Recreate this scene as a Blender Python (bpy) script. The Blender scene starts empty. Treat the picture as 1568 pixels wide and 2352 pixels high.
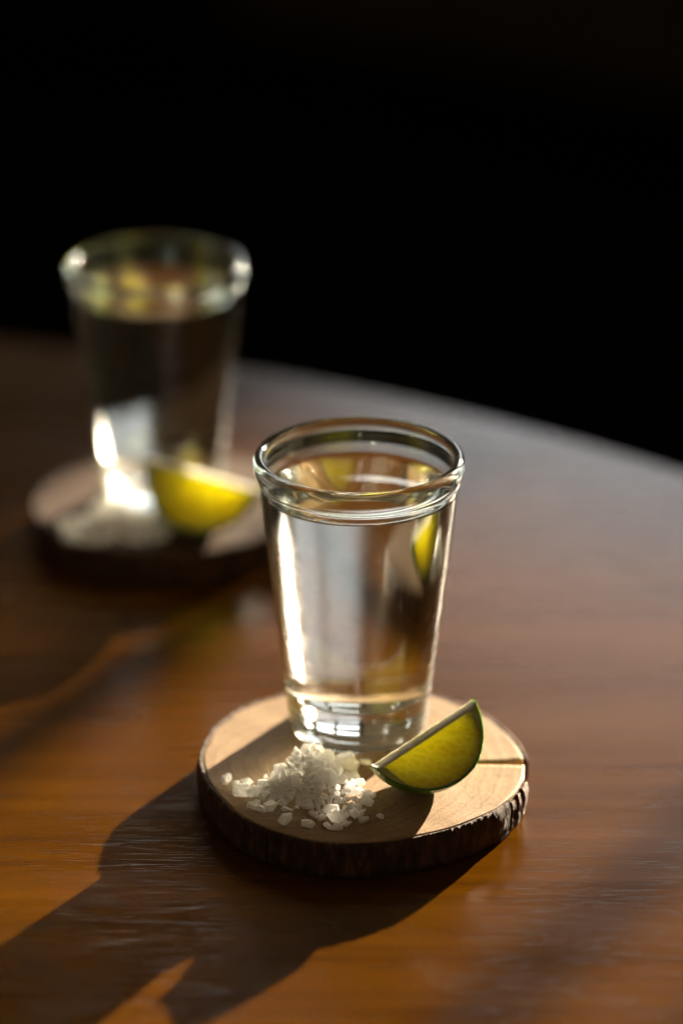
import bpy, bmesh, math, random
from mathutils import Vector, Matrix, noise
R_ = math.radians
sc = bpy.context.scene
C = sc.collection

# ------------------------------------------------------------------ camera
PITCH = R_(23.45)
LENS = 36.0 * 8000.0 / 2352.0
cam_d = bpy.data.cameras.new('camera')
cam = bpy.data.objects.new('camera', cam_d); C.objects.link(cam)
cam.location = (-0.00419, -0.76509, 0.39787)
cam.rotation_euler = (math.pi / 2 - PITCH, 0, 0)
cam_d.sensor_fit = 'VERTICAL'; cam_d.sensor_height = 36.0; cam_d.sensor_width = 24.0
cam_d.lens = LENS
cam_d.clip_start = 0.02; cam_d.clip_end = 60
cam_d.dof.use_dof = True
cam_d.dof.focus_distance = 0.812
cam_d.dof.aperture_fstop = 4.4
cam_d.dof.aperture_blades = 0
sc.camera = cam

# ------------------------------------------------------------------ world, lamps, exposure
w = bpy.data.worlds.new('World'); sc.world = w; w.use_nodes = True
w.node_tree.nodes['Background'].inputs[0].default_value = (1.0, 0.70, 0.40, 1)
w.node_tree.nodes['Background'].inputs[1].default_value = 0.10
AZ = Vector((math.sin(R_(32.5)), math.cos(R_(32.5)), 0))          # low sunlight comes in through a window, back right
SIDE = Vector((AZ.y, -AZ.x, 0))
EL = R_(12.3)
sun_dir = (AZ * math.cos(EL) + Vector((0, 0, math.sin(EL)))).normalized()
sl = bpy.data.lights.new('low_sunlight', 'SPOT')
sl.energy = 58000; sl.color = (1.0, 0.815, 0.58)
sl.shadow_soft_size = 0.042; sl.spot_size = R_(8); sl.spot_blend = 0.3
so = bpy.data.objects.new('low_sunlight', sl); C.objects.link(so)
so.location = Vector((0, 0, 0.02)) + sun_dir * 12.0
so.rotation_euler = sun_dir.to_track_quat('Z', 'Y').to_euler()
WD = 2.8                                               # window distance along the light's azimuth
def win(s, z, d=0.0): return AZ * (WD + d) + SIDE * s + Vector((0, 0, z))
wl = bpy.data.lights.new('window_daylight', 'AREA')
wl.shape = 'RECTANGLE'; wl.size = 2.35; wl.size_y = 0.78
wl.energy = 32; wl.color = (0.97, 0.985, 1.0)
wo = bpy.data.objects.new('window_daylight', wl); C.objects.link(wo)
wo.location = win(-0.675, 0.92, 0.12)
wo.rotation_euler = AZ.to_track_quat('Z', 'Y').to_euler()
sc.view_settings.view_transform = 'Standard'; sc.view_settings.look = 'None'
sc.view_settings.exposure = 0.0; sc.view_settings.gamma = 1.0
cy = sc.cycles
cy.max_bounces = 20; cy.transmission_bounces = 16; cy.glossy_bounces = 8; cy.diffuse_bounces = 12
cy.transparent_max_bounces = 8
cy.caustics_reflective = True; cy.caustics_refractive = True; cy.blur_glossy = 0.14
cy.sample_clamp_indirect = 300.0
cy.use_guiding = True; cy.use_surface_guiding = True; cy.guiding_training_samples = 128; cy.sample_clamp_direct = 0.0
cy.use_denoising = True
try:
    cy.denoiser = 'OPENIMAGEDENOISE'; cy.denoising_input_passes = 'RGB_ALBEDO_NORMAL'; cy.denoising_prefilter = 'ACCURATE'
except Exception:
    pass

# ------------------------------------------------------------------ helpers
def obj(name, me, mat=None, parent=None):
    o = bpy.data.objects.new(name, me); C.objects.link(o)
    if mat is not None and not me.materials: me.materials.append(mat)
    if parent is not None: o.parent = parent
    return o
def mesh(name, V, F, smooth=True):
    me = bpy.data.meshes.new(name); me.from_pydata([tuple(v) for v in V], [], F); me.validate(); me.update()
    if smooth: me.polygons.foreach_set('use_smooth', [True] * len(me.polygons))
    return me
def thing(name, label, cat, loc=(0, 0, 0), group=None):
    o = bpy.data.objects.new(name, None); C.objects.link(o); o.location = loc; o.empty_display_size = 0.01
    return tag(o, label, cat, group)
def tag(o, label, cat, group=None):
    o['label'] = label; o['category'] = cat
    if group: o['group'] = group
    return o
def structure(o): o['kind'] = 'structure'; return o
def box(name, c, hx, hy, hz, mat, ax=None, parent=None):
    ax = ax or (Vector((1, 0, 0)), Vector((0, 1, 0)), Vector((0, 0, 1)))
    V = [Vector(c) + ax[0] * (hx * i) + ax[1] * (hy * j) + ax[2] * (hz * k) for i in (-1, 1) for j in (-1, 1) for k in (-1, 1)]
    F = [(0, 1, 3, 2), (4, 6, 7, 5), (0, 4, 5, 1), (2, 3, 7, 6), (0, 2, 6, 4), (1, 5, 7, 3)]
    return obj(name, mesh(name, V, F, False), mat, parent)

class NT:
    def __init__(s, name):
        s.m = bpy.data.materials.new(name); s.m.use_nodes = True; s.t = s.m.node_tree; s.t.nodes.clear()
        s.out = s.n('ShaderNodeOutputMaterial')
    def n(s, typ, **kw):
        nd = s.t.nodes.new(typ)
        for k, v in kw.items():
            if k.startswith('i_'):
                key = k[2:].replace('_', ' ')
                nd.inputs[key].default_value = v
            else: setattr(nd, k, v)
        return nd
    def l(s, a, ao, b, bi): s.t.links.new(a.outputs[ao], b.inputs[bi])
    def coord(s, scale=(1, 1, 1), rot=(0, 0, 0), loc=(0, 0, 0)):
        t = s.n('ShaderNodeTexCoord'); m = s.n('ShaderNodeMapping')
        m.inputs['Scale'].default_value = scale; m.inputs['Rotation'].default_value = rot; m.inputs['Location'].default_value = loc
        s.l(t, 'Object', m, 'Vector'); return m
    def noise(s, vec, scale, detail=4, rough=0.55):
        nd = s.n('ShaderNodeTexNoise', i_Scale=scale, i_Detail=detail, i_Roughness=rough); s.l(vec, 'Vector', nd, 'Vector'); return nd
    def ramp(s, src, so, stops):
        r = s.n('ShaderNodeValToRGB'); e = r.color_ramp.elements
        while len(e) > 1: e.remove(e[-1])
        e[0].position = stops[0][0]; c = stops[0][1]; e[0].color = (*c, 1) if len(c) == 3 else c
        for p, c in stops[1:]:
            q = e.new(p); q.color = (*c, 1) if len(c) == 3 else c
        s.l(src, so, r, 'Fac'); return r
    def mix(s, a, b, fac, blend='MIX'):
        m = s.n('ShaderNodeMix', data_type='RGBA', blend_type=blend)
        if isinstance(fac, (int, float)): m.inputs[0].default_value = fac
        else: s.t.links.new(fac, m.inputs[0])
        for i, v in ((6, a), (7, b)):
            if isinstance(v, tuple): m.inputs[i].default_value = (*v, 1)
            else: s.t.links.new(v, m.inputs[i])
        return m.outputs[2]
    def bsdf(s, **kw):
        b = s.n('ShaderNodeBsdfPrincipled')
        for k, v in kw.items(): b.inputs[k.replace('_', ' ')].default_value = v
        s.l(b, 'BSDF', s.out, 'Surface'); return b
    def bump(s, src, so, b, strength, dist, prev=None):
        bp = s.n('ShaderNodeBump'); bp.inputs['Strength'].default_value = strength; bp.inputs['Distance'].default_value = dist
        s.l(src, so, bp, 'Height')
        if prev: s.l(prev, 'Normal', bp, 'Normal')
        if b: s.l(bp, 'Normal', b, 'Normal')
        return bp

# ------------------------------------------------------------------ materials
def mat_table():
    # oiled wood under a thin satin lacquer: diffuse grain with a Fresnel-weighted gloss
    t = NT('table_wood')
    rot = (0, 0, R_(9))
    g1 = t.noise(t.coord((5, 240, 60), rot), 1.0, 5, 0.6)
    g2 = t.noise(t.coord((70, 1650, 300), rot), 1.0, 4, 0.62)
    g3 = t.noise(t.coord((5, 34, 10), rot), 1.0, 4, 0.5)
    c1 = t.ramp(g1, 'Fac', [(0.30, (0.063, 0.0224, 0.0009)), (0.5, (0.080, 0.0295, 0.0012)), (0.72, (0.096, 0.0360, 0.0016))])
    c3 = t.ramp(g3, 'Fac', [(0.3, (0.78, 0.74, 0.70)), (0.65, (1.1, 1.1, 1.1))])
    col = t.mix(c1.outputs[0], c3.outputs[0], 1.0, 'MULTIPLY')
    pore = t.ramp(g2, 'Fac', [(0.34, (0.46, 0.42, 0.38)), (0.47, (1, 1, 1))])
    col = t.mix(col, pore.outputs[0], 0.7, 'MULTIPLY')
    d = t.n('ShaderNodeBsdfDiffuse'); t.t.links.new(col, d.inputs['Color'])
    g = t.n('ShaderNodeBsdfAnisotropic', distribution='BECKMANN')
    rr = t.ramp(g3, 'Fac', [(0.3, (0.25,) * 3), (0.7, (0.30,) * 3)]); t.l(rr, 'Color', g, 'Roughness')
    fr = t.n('ShaderNodeFresnel'); fr.inputs['IOR'].default_value = 1.47
    mx = t.n('ShaderNodeMixShader'); t.l(fr, 'Fac', mx, 0); t.l(d, 'BSDF', mx, 1); t.l(g, 'BSDF', mx, 2)
    t.l(mx, 'Shader', t.out, 'Surface')
    pb = t.ramp(g2, 'Fac', [(0.35, (0, 0, 0)), (0.42, (1, 1, 1))])
    p1 = t.bump(pb, 'Color', d, 0.5, 0.00005); t.l(p1, 'Normal', g, 'Normal'); t.l(p1, 'Normal', fr, 'Normal')
    return t.m
def mat_slice(seed, tone=(1.0, 1.0, 1.0)):
    t = NT('slice_wood'); b = t.bsdf(Roughness=0.62, IOR=1.45)
    co = t.coord((1, 1, 1), loc=(0.006 + 0.002 * seed, -0.004, 0))
    wob = t.noise(co, 60, 3, 0.5)
    mv = t.n('ShaderNodeVectorMath', operation='MULTIPLY_ADD'); mv.inputs[1].default_value = (0.005,) * 3
    t.l(wob, 'Color', mv, 0); t.l(co, 'Vector', mv, 2)
    wv = t.n('ShaderNodeTexWave', wave_type='RINGS', rings_direction='Z', wave_profile='SIN'); wv.inputs['Scale'].default_value = 95
    wv.inputs['Distortion'].default_value = 0.6; t.l(mv, 'Vector', wv, 'Vector')
    c = t.ramp(wv, 'Fac', [(0.0, (0.325, 0.218, 0.116)), (0.55, (0.345, 0.234, 0.128)), (0.85, (0.32, 0.210, 0.110)), (1.0, (0.285, 0.182, 0.09))])
    fine = t.noise(t.coord(), 1300, 4, 0.65); st = t.noise(t.coord(), 120, 5, 0.6)
    f2 = t.ramp(fine, 'Fac', [(0.33, (0.50, 0.46, 0.42)), (0.52, (1.04, 1.04, 1.04))])
    s2 = t.ramp(st, 'Fac', [(0.3, (0.75, 0.70, 0.64)), (0.6, (1.05, 1.04, 1.02))])
    col = t.mix(c.outputs[0], tone, 1.0, 'MULTIPLY'); col = t.mix(col, f2.outputs[0], 0.55, 'MULTIPLY'); col = t.mix(col, s2.outputs[0], 0.8, 'MULTIPLY')
    t.t.links.new(col, b.inputs['Base Color'])
    p = t.bump(fine, 'Fac', None, 0.5, 0.00015); t.bump(wv, 'Fac', b, 0.2, 0.0001, p)
    return t.m
def mat_bark():
    t = NT('bark'); b = t.bsdf(Roughness=0.8)
    a = t.noise(t.coord((1, 1, 0.35)), 500, 6, 0.65); f = t.noise(t.coord(), 1800, 3, 0.6)
    c = t.ramp(a, 'Fac', [(0.3, (0.012, 0.005, 0.003)), (0.52, (0.05, 0.022, 0.010)), (0.7, (0.15, 0.07, 0.03))])
    t.l(c, 'Color', b, 'Base Color')
    p = t.bump(f, 'Fac', None, 0.5, 0.0003); t.bump(a, 'Fac', b, 0.9, 0.0009, p)
    return t.m
def mat_glass(name, ior, col, rough=0.055):
    t = NT(name); g = t.n('ShaderNodeBsdfGlass'); g.inputs['IOR'].default_value = ior
    g.inputs['Color'].default_value = (*col, 1); g.inputs['Roughness'].default_value = rough
    t.l(g, 'BSDF', t.out, 'Surface'); return t.m
def mat_salt():
    t = NT('salt'); b = t.bsdf(Roughness=0.3, IOR=1.5)
    b.inputs['Base Color'].default_value = (0.97, 0.965, 0.955, 1)
    tr = t.n('ShaderNodeBsdfTranslucent'); tr.inputs[0].default_value = (0.985, 0.98, 0.97, 1)
    mx = t.n('ShaderNodeMixShader'); mx.inputs[0].default_value = 0.45
    t.l(b, 'BSDF', mx, 1); t.l(tr, 'BSDF', mx, 2); t.l(mx, 'Shader', t.out, 'Surface')
    n = t.noise(t.coord(), 3.0, 4, 0.6); t.bump(n, 'Fac', b, 0.4, 0.08)
    return t.m
def mat_flesh():
    t = NT('lime_flesh'); b = t.bsdf(Roughness=0.12, IOR=1.4)
    n = t.noise(t.coord((60, 260, 260)), 1.0, 4, 0.6)
    c = t.ramp(n, 'Fac', [(0.3, (0.86, 0.74, 0.03)), (0.5, (0.92, 0.82, 0.06)), (0.7, (0.95, 0.89, 0.18))])
    sac = t.n('ShaderNodeTexVoronoi', feature='DISTANCE_TO_EDGE'); sac.inputs['Scale'].default_value = 1.0
    t.l(t.coord((330, 620, 460), (0.3, 0.5, 0.4)), 'Vector', sac, 'Vector')
    wall = t.ramp(sac, 'Distance', [(0.0, (1.12, 1.12, 1.5)), (0.10, (0.96, 0.96, 0.8)), (0.4, (0.80, 0.78, 0.6))])
    t.t.links.new(t.mix(c.outputs[0], wall.outputs[0], 0.5, 'MULTIPLY'), b.inputs['Base Color'])
    b.inputs['Subsurface Weight'].default_value = 0.92; b.inputs['Subsurface Radius'].default_value = (1.0, 0.95, 0.14)
    b.inputs['Subsurface Scale'].default_value = 0.020
    v = t.n('ShaderNodeTexVoronoi', feature='SMOOTH_F1'); v.inputs['Scale'].default_value = 1.0
    t.l(t.coord((260, 700, 420)), 'Vector', v, 'Vector')
    p = t.bump(n, 'Fac', None, 0.4, 0.0006); t.bump(v, 'Distance', b, 0.6, 0.0007, p)
    return t.m
def mat_pith(c0=(0.80, 0.78, 0.52), c1=(0.92, 0.91, 0.76)):
    t = NT('lime_pith'); b = t.bsdf(Roughness=0.5)
    n = t.noise(t.coord(), 600, 4, 0.6)
    c = t.ramp(n, 'Fac', [(0.3, c0), (0.6, c1)]); t.l(c, 'Color', b, 'Base Color')
    b.inputs['Subsurface Weight'].default_value = 1.0; b.inputs['Subsurface Radius'].default_value = (1, 0.9, 0.5); b.inputs['Subsurface Scale'].default_value = 0.003
    t.bump(n, 'Fac', b, 0.8, 0.0007); return t.m
def mat_rind():
    t = NT('lime_rind'); b = t.bsdf(Roughness=0.33)
    n = t.noise(t.coord(), 220, 4, 0.6)
    c = t.ramp(n, 'Fac', [(0.3, (0.045, 0.13, 0.006)), (0.7, (0.11, 0.24, 0.012))]); t.l(c, 'Color', b, 'Base Color')
    b.inputs['Subsurface Weight'].default_value = 0.35; b.inputs['Subsurface Radius'].default_value = (0.6, 1, 0.1); b.inputs['Subsurface Scale'].default_value = 0.0015
    v = t.n('ShaderNodeTexVoronoi'); v.inputs['Scale'].default_value = 900; t.l(t.coord(), 'Vector', v, 'Vector')
    t.bump(v, 'Distance', b, 0.5, 0.0006); return t.m
def mat_plain(name, col, rough, nscale=8, var=0.5):
    t = NT(name); b = t.bsdf(Roughness=rough); n = t.noise(t.coord(), nscale, 5, 0.6)
    c = t.ramp(n, 'Fac', [(0.3, tuple(x * (1 - var) for x in col)), (0.7, col)]); t.l(c, 'Color', b, 'Base Color'); return t.m

M_table = mat_table(); M_bark = mat_bark(); M_salt = mat_salt()
M_flesh = mat_flesh(); M_pith = mat_pith(); M_pith2 = mat_pith((0.42, 0.48, 0.12), (0.56, 0.60, 0.24)); M_rind = mat_rind()
M_glass = mat_glass('glass', 1.51, (0.968, 0.991, 0.970))
M_liq_side = mat_glass('liquor_against_glass', 1.355 / 1.51, (0.995, 0.995, 0.99))
M_liq_top = mat_glass('liquor_surface', 1.355, (0.995, 0.995, 0.99))
M_floor = mat_plain('dark_floor', (0.003, 0.0025, 0.0022), 0.8, 3)
M_floor.node_tree.nodes['Principled BSDF'].inputs['Specular IOR Level'].default_value = 0.0
M_frame = mat_plain('dark_window_frame', (0.05, 0.035, 0.025), 0.5, 12)
M_metal = mat_plain('dark_metal', (0.03, 0.028, 0.026), 0.45, 30)

# ------------------------------------------------------------------ setting
FZ = -0.74
structure(box('floor', (0, 2.0, FZ - 0.05), 6, 6, 0.05, M_floor))
wf = thing('window_frame', 'x', 'x'); del wf['label']; del wf['category']; wf['kind'] = 'structure'
AX = (SIDE, AZ, Vector((0, 0, 1)))
BARS = [(-0.36, -0.1180), (-0.0675, -0.0490), (0.0608, 0.0708), (0.0960, 0.58), (-1.93, -1.85), (-1.02, -0.94)]
for a, b_ in BARS:
    box('upright', win((a + b_) / 2, (2.02 + FZ) / 2), (b_ - a) / 2, 0.02, (2.02 - FZ) / 2 - 0.001, M_frame, AX, wf)
box('rail', win(-0.675, 2.06), 1.255, 0.025, 0.04, M_frame, AX, wf)
box('sill', win(-0.675, (0.5815 + FZ) / 2), 1.255, 0.035, (0.5815 - FZ) / 2 - 0.0005, M_frame, AX, wf)

# ------------------------------------------------------------------ table
TC = Vector((-0.2435, -0.204, 0)); TR = 0.52
def lathe(prof, n, fn=None, close_ends=True):
    V = []; F = []; rings = []
    for (r, z) in prof:
        if r < 1e-7:
            rings.append([len(V)]); V.append(Vector((0, 0, z)))
        else:
            ids = []
            for k in range(n):
                a = 2 * math.pi * k / n; rr = r; zz = z
                if fn: rr, zz = fn(r, z, a)
                ids.append(len(V)); V.append(Vector((rr * math.cos(a), rr * math.sin(a), zz)))
            rings.append(ids)
    for A, B in zip(rings, rings[1:]):
        if len(A) == 1 and len(B) == 1: continue
        for k in range(n):
            k2 = (k + 1) % n
            if len(A) == 1: F.append((A[0], B[k2], B[k]))
            elif len(B) == 1: F.append((A[k], A[k2], B[0]))
            else: F.append((A[k], A[k2], B[k2], B[k]))
    return V, F, rings
tb = thing('round_table', 'round brown wooden table with a satin lacquered top and visible grain', 'table', (TC.x, TC.y, FZ))
prof = [(0, -0.026), (TR - 0.006, -0.026), (TR - 0.002, -0.024), (TR, -0.020), (TR, -0.007), (TR - 0.001, -0.0035), (TR - 0.003, -0.0012), (TR - 0.0065, 0), (0, 0)]
V, F, _ = lathe(prof, 160)
me = mesh('table_top', V, F); o = obj('table_top', me, M_table, tb); o.location.z = -FZ
table_top = o
for e in me.polygons: e.use_smooth = abs(e.normal.z) < 0.97
V, F, _ = lathe([(0, 0), (0.26, 0), (0.27, 0.008), (0.25, 0.02), (0.06, 0.04), (0.04, 0.08), (0.038, 0.66), (0.07, 0.70), (0.16, -FZ - 0.028), (0, -FZ - 0.028)], 48)
obj('pedestal', mesh('pedestal', V, F), M_metal, tb)

# ------------------------------------------------------------------ wooden slice boards
ZB = 0.009
def make_board(name, label, cx, cy, R, crack, seed, strips, outline=None, tone=(1.0, 1.0, 1.0)):
    rnd = random.Random(seed)
    th = thing(name, label, 'coaster', (cx, cy, 0))
    ph = [rnd.uniform(0, 6.28) for _ in range(6)]
    CT = outline
    def Rf(a):
        d = math.degrees(a) % 360
        if CT:
            for (a0, r0_), (a1, r1_) in zip(CT, CT[1:] + [(CT[0][0] + 360, CT[0][1])]):
                for dd in (d, d + 360):
                    if a0 <= dd < a1:
                        t = (dd - a0) / (a1 - a0); t = t * t * (3 - 2 * t)
                        return (r0_ + (r1_ - r0_) * t) * 0.001 + R * 0.002 * math.sin(9 * a + ph[3])
        return R * (1 + 0.010 * math.sin(2 * a + ph[0]) + 0.006 * math.sin(3 * a + ph[1]) + 0.003 * math.sin(5 * a + ph[2]) + 0.0015 * math.sin(11 * a + ph[3]))
    N = 240; bt = 0.0013
    r0, wd = crack[1], crack[2]
    def ring(f, z, inset):
        out = []
        for k in range(N + 1):
            u = k / N
            a = crack[0] + 2 * math.pi * u
            r = max(1e-4, (Rf(a) - bt) * f - inset)
            half = 0.5 * wd * max(0.0, (r - r0) / (R - r0)) * (1 + 0.3 * math.sin(r * 900)) / max(r, 1e-4)
            a = crack[0] + half + (2 * math.pi - 2 * half) * u
            zz = z
            if z > 0.004: zz += 0.00012 * noise.noise(Vector((r * math.cos(a) * 90, r * math.sin(a) * 90, seed)))
            out.append(Vector((r * math.cos(a), r * math.sin(a), zz)))
        return out
    fr = [0.02, 0.15, 0.3, 0.45, 0.6, 0.72, 0.82, 0.9, 0.96, 0.985]
    rows = [ring(0.02, 0, 0)] + [ring(f, 0, 0) for f in (0.3, 0.6, 0.9)] + [ring(1, 0, 0), ring(1, 0.003, 0), ring(1, 0.006, 0), ring(1, ZB - 0.0002, 0), ring(1, ZB, 0.0002)] + [ring(f, ZB, 0) for f in reversed(fr)]
    V = []; F = []; ix = []
    for rr in rows:
        ix.append(list(range(len(V), len(V) + N + 1))); V += rr
    for A, B in zip(ix, ix[1:]):
        for k in range(N): F.append((A[k], A[k + 1], B[k + 1], B[k]))
    # crack walls: pair bottom and top radii
    for side in (0, N):
        poly = [ix[i][side] for i in range(0, len(ix))]
        F.append(tuple(poly) if side == 0 else tuple(reversed(poly)))
    me = mesh('wood_disc', V, F)
    for p in me.polygons: p.use_smooth = len(p.vertices) == 4
    wood = obj('wood_disc', me, mat_slice(seed, tone), th)
    # bark: curved pieces around the rim
    def bark(a0, a1, z0, z1, tk):
        n = max(3, int((a1 - a0) / 0.012)); nz = 7
        V = []; F = []
        for k in range(n + 1):
            a = a0 + (a1 - a0) * k / n
            for j in range(nz + 1):
                z = z0 + (z1 - z0) * j / nz
                nn = noise.fractal(Vector((math.cos(a) * R * 130, math.sin(a) * R * 130, z * 260 + seed)), 0.7, 2.0, 4)
                e = min(j, nz - j) / 1.5; e = min(1, e) * 0.35 + 0.65
                rr = Rf(a) - bt + 0.00015 + tk * e * (1 + 0.38 * nn)
                V.append(Vector((rr * math.cos(a), rr * math.sin(a), z + 0.0005 * noise.noise(Vector((a * 40, z * 100, 3))) * (j > 0))))
            for z in (z1 - 0.0002, z0):
                rr = Rf(a) - bt + 0.0001; V.append(Vector((rr * math.cos(a), rr * math.sin(a), z)))
        m = nz + 3
        for k in range(n):
            for j in range(m):
                j2 = (j + 1) % m
                F.append((k * m + j, (k + 1) * m + j, (k + 1) * m + j2, k * m + j2))
        F.append(tuple(range(m - 1, -1, -1))); F.append(tuple(n * m + j for j in range(m)))
        return mesh('bark', V, F)
    for (a0, a1, z0, z1, tk) in strips:
        obj('bark', bark(R_(a0), R_(a1), z0, z1, tk), M_bark, th)
    return th, wood
T_ = ZB + 0.00005
board1, wood1 = make_board('wooden_coaster', 'round tree slice coaster with bark edge and a crack, in front of the other', 0.0010, -0.0207, 0.0400, (R_(0.8), 0.004, 0.0030), 3,
    [(5, 120, 0, T_, .0013), (120, 236, 0, T_, .0013), (236.5, 331, 0, T_, .0014), (333, 336, 0.001, T_ - .001, .0012), (338.5, 340.5, 0, T_ - .0006, .0010), (343, 349, 0.0005, T_ - .0006, .0012), (352, 353.5, 0.0, T_ - .002, .0009)],
    [(3, 40.0), (23, 39.6), (45, 40.3), (80, 42.0), (117, 42.8), (133, 42.8), (149, 41.6), (168, 40.3), (190, 38.9), (208, 38.6), (225, 39.8), (240, 40.6), (256, 41.0), (275, 40.0), (295, 38.9), (313, 38.9), (327, 39.6), (340, 39.8)])
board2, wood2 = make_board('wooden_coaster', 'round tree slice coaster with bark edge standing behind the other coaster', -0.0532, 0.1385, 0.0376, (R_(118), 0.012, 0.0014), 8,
    [(0, 116, 0, T_, .0013), (120, 215, 0, T_, .0013), (216, 300, 0, T_, .0013), (301, 359.6, 0, T_, .0013)], None, (0.22, 0.16, 0.12))  # last tone darkens the wood colour to stand in for weaker light here

# ------------------------------------------------------------------ glasses of clear liquor
GH = 0.072; LV = 0.0629
def glass_profile():
    mm = 0.001
    out = [(0, 1.6), (6, 1.5), (11, 1.1), (13.6, 0.5), (14.6, 0.12), (15.3, 0.0), (16.0, 0.12), (16.6, 0.5), (16.95, 1.2), (17.05, 2.2)]
    z0, r0, z1, r1 = 2.2, 17.05, 64.6, 23.95
    for z_ in [2.7, 3.2, 3.7, 4.2, 4.7, 5.2, 5.7, 6.2, 6.7, 7.2, 7.7, 8.2]:   # shallow moulded rings round the heavy base
        out.append((r0 + (r1 - r0) * (z_ - z0) / (z1 - z0) + 0.07 * math.sin((z_ - 2.2) * 2 * math.pi / 2.0), z_))
    for k in range(3, 25):
        t = k / 24; z_ = z0 + (z1 - z0) * t; out.append((r0 + (r1 - r0) * t, z_))
    out += [(24.03, 65.3), (24.18, 65.8), (24.5, 66.4), (24.86, 67.1), (25.1, 68.0), (25.2, 69.0), (25.18, 70.0), (25.0, 70.9), (24.65, 71.55), (24.15, 71.92), (23.6, 72.0), (23.1, 71.8), (22.75, 71.35), (22.58, 70.7), (22.5, 69.8), (22.45, 68.5), (22.36, 67.0), (22.2, 65.5)]
    return [(r * mm, z * mm) for r, z in out]
def inner_r(z):   # inner wall radius in metres, z from glass foot
    z *= 1000
    return (15.0 + (22.05 - 15.0) * (z - 12.5) / (64.0 - 12.5)) * 0.001
def inner_bottom():
    pts = [(14.93, 12.2), (14.7, 11.4), (14.2, 10.7), (13.4, 10.15), (12.2, 9.8), (10, 9.5), (6, 9.25), (0, 9.15)]
    return [(r * 0.001, z * 0.001) for r, z in pts]
def make_glass(label_g, label_l, x, y, zb, seed, size=1.0):
    def wob_o(r, z, a):
        k = 0.00005 * noise.noise(Vector((math.cos(a) * 1.3, math.sin(a) * 1.3, z * 30 + seed)))
        return r + k, z
    def wob_i(r, z, a):
        f = min(1, r / 0.012)
        k = (0.00016 * noise.noise(Vector((math.cos(a) * 1.2, math.sin(a) * 1.2, z * 45 + seed * 3))) + 0.00004 * noise.noise(Vector((math.cos(a) * 4, math.sin(a) * 4, z * 160 + seed)))) * f
        return r + k, z
    n = 128
    def wob_rim(r, z, a):
        k = 0.00005 * noise.noise(Vector((math.cos(a) * 3, math.sin(a) * 3, z * 200 + seed)))
        return r + k, z + k
    po = glass_profile()
    # stepped rings moulded under the foot show as bands in the thick base
    contact = LV + 0.0006
    po2 = po + [(inner_r(contact) + 0.0, contact)]
    nlast = len(po2) - 1
    def f_all(r, z, a):
        if abs(r - po2[nlast][0]) < 1e-9 and abs(z - contact) < 1e-9: return wob_i(r, z, a)
        if z > 0.064: return wob_rim(r, z, a)
        return wob_o(r, z, a)
    V, F, _ = lathe(po2, n, f_all)
    g = obj('shot_glass', mesh('shot_glass', V, F), M_glass); g.location = (x, y, zb)
    tag(g, label_g, 'shot glass', 'shot glasses on wooden coasters')
    # liquor: meniscus ring, then side down to the inner bottom
    side = [(inner_r(contact), contact), (inner_r(LV), LV)]
    zs = LV
    for k in range(1, 31):
        z = LV + (0.0125 - LV) * k / 30; side.append((inner_r(z), z))
    side += inner_bottom()
    V, F, _ = lathe(side, n, wob_i)
    # top surface shares the first ring
    rc = inner_r(contact)
    top = [(rc, contact), (rc - 0.00012, contact - 0.00022), (rc - 0.00035, contact - 0.0004), (rc - 0.0008, contact - 0.00053), (rc - 0.0016, LV + 0.00001), (rc - 0.004, LV), (rc * 0.5, LV), (0, LV)]
    V2, F2, _ = lathe(top, n, lambda r, z, a: wob_i(r, z, a) if r > rc - 1e-9 else (r + (wob_i(rc, contact, a)[0] - rc) * min(1, max(0, (r - rc * .5) / (rc * .5))), z))
    # side normals outward (profile runs top->bottom, so flip), top normals up
    F = [tuple(reversed(f)) for f in F]
    off = len(V) - n
    VV = V + V2[n:]
    FF = list(F) + [tuple((i if i < n else i + off) for i in f) for f in F2]
    me = mesh('liquor', VV, FF)
    me.materials.append(M_liq_side); me.materials.append(M_liq_top)
    for i, p in enumerate(me.polygons): p.material_index = 0 if i < len(F) else 1
    l = obj('liquor', me); l.location = (x, y, zb)
    g.scale = l.scale = (size, size, size)
    tag(l, label_l, 'drink', 'clear liquor in the shot glasses')
    return g, l
g1, l1 = make_glass('clear tapered shot glass with rounded rim on the cracked coaster', 'clear liquor filling the shot glass on the cracked coaster', 0, 0, ZB + 0.0001, 1)
g2, l2 = make_glass('clear tapered shot glass on the coaster behind, beside the yellow lime wedge', 'clear liquor filling the shot glass on the coaster behind', -0.0551, 0.1418, ZB + 0.0001, 7, 0.982)

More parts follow.
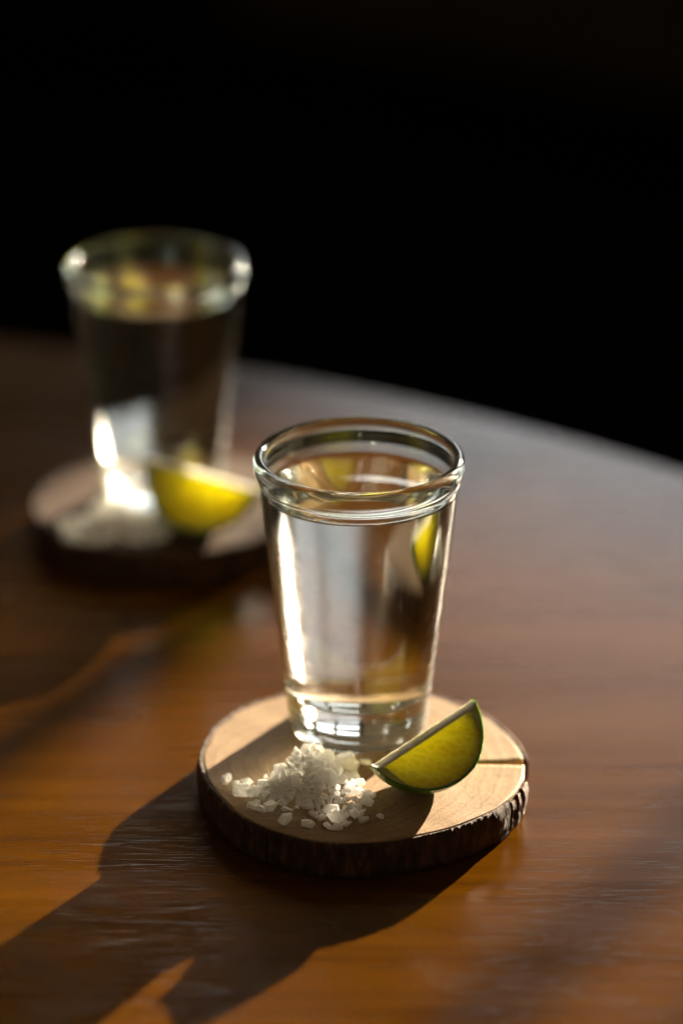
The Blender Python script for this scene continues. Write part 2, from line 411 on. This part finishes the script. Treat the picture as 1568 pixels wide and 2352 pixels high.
# ------------------------------------------------------------------ lime wedges
def make_lime(label, p1, p2, R, alpha, roll, group, seed, contact):
    p1, p2 = Vector(p1), Vector(p2)
    L = (p2 - p1).length / 2
    ex = (p2 - p1).normalized()
    down = Vector((0, 0, -1)); ed = (down - ex * down.dot(ex)).normalized()
    ed = Matrix.Rotation(roll, 3, ex) @ ed
    en = ex.cross(ed)
    NX, NA = 44, 12
    def prof(u):   # u in -1..1, radius of the whole fruit
        b = R * max(0.0, 1 - abs(u) ** 2.1) ** 0.60
        return max(b, 0.0022 * (1 - 0.35 * abs(u)))
    c0 = 0.0011
    def layers(u, a):
        r = prof(u) * (1 + 0.02 * noise.noise(Vector((u * 3, a * 2, seed))))
        i0 = min(c0 / math.cos(a), 0.30 * r)
        i1 = i0 + min(0.0009, 0.14 * r)
        k = max(0.0, min(1.0, (0.88 - abs(u)) / 0.16)); k = k * k * (3 - 2 * k)
        i3 = r - 0.0006
        i2 = i1 + max(0.0, (r - 0.00095) - i1) * k
        i2 = max(i2, i1 + 0.00006); i3 = max(i3, i2 + 0.00012)
        return i0, i1, i2, i3, max(r, i3 + 0.00025)
    def solid(la, lb, shrink, u0=-1.0, u1=1.0, name='x', bulge=0.0):
        V = []; F = []; m = 2 * (NA + 1)
        for k in range(NX + 1):
            t = k / NX; u = u0 + (u1 - u0) * (0.5 - 0.5 * math.cos(math.pi * t)) 
            for lay in (la, lb):
                rng = range(NA + 1) if lay == la else range(NA, -1, -1)
                for j in rng:
                    a = (-0.5 + j / NA) * alpha * (1 - shrink * 0.02)
                    r = layers(u, a)[lay] + (0.00002 if lay == la else -0.00002)
                    y = r * math.sin(a); z = r * math.cos(a)
                    jit = 0.00018 * noise.noise(Vector((u * 14, r * 900, seed + j * 0.01)))
                    y += (jit + bulge) * (1 if j == NA else -1 if j == 0 else 0)
                    V.append(ex * (u * L) + en * y + ed * z)
        for k in range(NX):
            for j in range(m):
                j2 = (j + 1) % m
                F.append((k * m + j, k * m + j2, (k + 1) * m + j2, (k + 1) * m + j))
        F.append(tuple(range(m - 1, -1, -1))); F.append(tuple(NX * m + j for j in range(m)))
        me = mesh(name, V, F)
        bm = bmesh.new(); bm.from_mesh(me); bmesh.ops.recalc_face_normals(bm, faces=bm.faces)
        for e in bm.edges:
            if len(e.link_faces) == 2 and e.calc_face_angle(0) > 0.7: e.smooth = False
        bm.to_mesh(me); bm.free(); return me
    parts = [('rind', solid(3, 4, 0, name='rind'), M_rind), ('pith', solid(2, 3, 0, -0.985, 0.985, 'pith'), M_pith2),
             ('flesh', solid(1, 2, 0, -0.875, 0.875, 'flesh', 0.00025), M_flesh), ('core', solid(0, 1, 0, -0.97, 0.97, 'core'), M_pith)]
    mid = (p1 + p2) / 2
    zmin = min(v.co.z for _, me, _ in parts for v in me.vertices)
    root = thing('lime_wedge', label, 'lime wedge', (mid.x, mid.y, contact - zmin), group)
    for n_, me, m_ in parts: obj(n_, me, m_, root)
    print('lime mid z wanted', mid.z, 'got', contact - zmin)
    return root
GL = 'lime wedges beside the shot glasses'
lime1 = make_lime('green rinded lime wedge on the cracked coaster, one tip raised', (0.0027, -0.0414, 0.0210), (0.0270, -0.0235, 0.0294), 0.0150, R_(84), R_(-6), GL, 1, ZB)
lime2 = make_lime('yellow glowing lime wedge on the coaster behind', (-0.0580, 0.1210, 0.0290), (-0.0255, 0.1170, 0.0205), 0.0178, R_(80), R_(4), GL, 5, ZB)

# ------------------------------------------------------------------ salt
rs = random.Random(11)
def crystal(seed):
    # irregular broken grain: hull of jittered points on a blocky core
    r = random.Random(seed); bm = bmesh.new()
    s = (r.uniform(.8, 1.2), r.uniform(.7, 1.05), r.uniform(.55, .95)); e = r.uniform(3.0, 9.0)
    for k in range(r.choice((11, 13, 16))):
        v = Vector((r.gauss(0, 1), r.gauss(0, 1), r.gauss(0, 1)))
        m = (abs(v.x) ** e + abs(v.y) ** e + abs(v.z) ** e) ** (1 / e); v /= m
        bm.verts.new((v.x * s[0] * .52, v.y * s[1] * .52, v.z * s[2] * .52))
    h = bmesh.ops.convex_hull(bm, input=bm.verts)
    bmesh.ops.delete(bm, geom=[g for g in h['geom_interior'] if isinstance(g, bmesh.types.BMVert)], context='VERTS')
    bmesh.ops.bevel(bm, geom=list(bm.edges), offset=0.035, segments=1, affect='EDGES')
    bmesh.ops.recalc_face_normals(bm, faces=bm.faces)
    me = bpy.data.meshes.new('salt_crystal'); bm.to_mesh(me); bm.free(); me.materials.append(M_salt); return me
CR = [crystal(i) for i in range(20)]
def put(parent, x, y, z, s, rnd, flat=False):
    me = rnd.choice(CR); o = bpy.data.objects.new('salt_crystal', me); C.objects.link(o)
    o.rotation_euler = (rnd.uniform(-.2, .2), rnd.uniform(-.2, .2), rnd.uniform(0, 6.28)) if flat else (rnd.uniform(0, 6.28), rnd.uniform(0, 6.28), rnd.uniform(0, 6.28))
    o.scale = (s, s, s)
    Rm = o.rotation_euler.to_matrix()
    zmin = min((Rm @ v.co).z for v in me.vertices) * s
    zz = z - zmin if flat else max(z, -zmin)
    o.location = (x, y, zz)
    if parent is not None: o.parent = parent
    return o
def salt_pile(label, cx, cy, rx, ry, h, n, seed, peak=(0, 0)):
    rnd = random.Random(seed)
    root = thing('salt_pile', label, 'salt', (cx, cy, ZB), 'salt piles beside the shot glasses')
    pts = []
    tries = 0
    while len(pts) < n and tries < 20000:
        tries += 1
        a = rnd.uniform(0, 6.283); q = math.sqrt(rnd.random()) * 1.05
        lump = 1 + 0.22 * math.sin(3 * a + seed) + 0.12 * math.sin(5 * a + 2 * seed)
        s = rnd.choice((0.0018, 0.0025, 0.0031, 0.0037, 0.0044)) * rnd.uniform(.85, 1.15)
        hh = h * max(0.0, 1 - min(1, q) ** 1.35)
        x = rx * q * lump * math.cos(a); y = ry * q * lump * math.sin(a)
        x += peak[0] * (1 - q); y += peak[1] * (1 - q)
        z = hh * rnd.uniform(0.55, 1.0) - s * 0.35
        z = max(z, s * 0.3)
        ok = all((x - u) ** 2 + (y - v) ** 2 + (z - w_) ** 2 > (0.40 * (s + t)) ** 2 for u, v, w_, t in pts)
        if ok: pts.append((x, y, z, s)); 
    for x, y, z, s in pts: put(root, x, y, z, s, rnd, z < s * 0.55)
    return root
salt_pile('heaped coarse white salt crystals on the cracked coaster beside the green lime wedge', -0.0102, -0.0372, 0.0128, 0.0128, 0.0126, 270, 4, (-0.0022, 0.0042))
salt_pile('heaped coarse white salt crystals on the coaster behind', -0.0670, 0.1165, 0.0135, 0.0105, 0.0115, 170, 9)
loose = [(-0.0315, -0.0309, .0029, 'small loose salt crystal lying farthest from the heap, by the coaster rim'),
         (-0.0275, -0.0372, .0042, 'largest loose salt crystal lying apart from the heap on the cracked coaster'),
         (-0.0268, -0.0325, .0032, 'loose salt crystal behind the largest loose crystal, touching a smaller one'),
         (-0.0290, -0.0335, .0024, 'smaller of two touching salt crystals behind the largest loose crystal'),
         (-0.0222, -0.0318, .0022, 'tiny loose salt crystal alone between the heap and the coaster rim'),
         (-0.0228, -0.0375, .0036, 'bright loose salt crystal between the largest loose crystal and the heap'),
         (0.0048, -0.0482, .0019, 'tiny loose salt crystal in the shadow of the green lime wedge')]
for x, y, s_, lab in loose:
    tag(put(None, x, y, ZB, s_, rs, True), lab, 'salt crystal', 'loose salt crystals around the front heap')
for x, y, s_ in [(-0.0018, -0.0235, .0032), (0.0012, -0.0222, .0030)]:
    tag(put(None, x, y, ZB, s_, rs, True), 'loose salt crystal between the front glass foot and the lime tip', 'salt crystal', 'loose salt crystals around the front heap')
for x, y, s_ in [(-0.0052, -0.0535, .0027), (-0.0075, -0.0528, .0022), (-0.0030, -0.0522, .0024), (0.0010, -0.0500, .0026), (-0.0120, -0.0525, .0027), (-0.0172, -0.0512, .0037)]:
    tag(put(None, x, y, ZB, s_, rs, True), 'loose salt crystal between the front heap and the bark edge', 'salt crystal', 'loose salt crystals around the front heap')
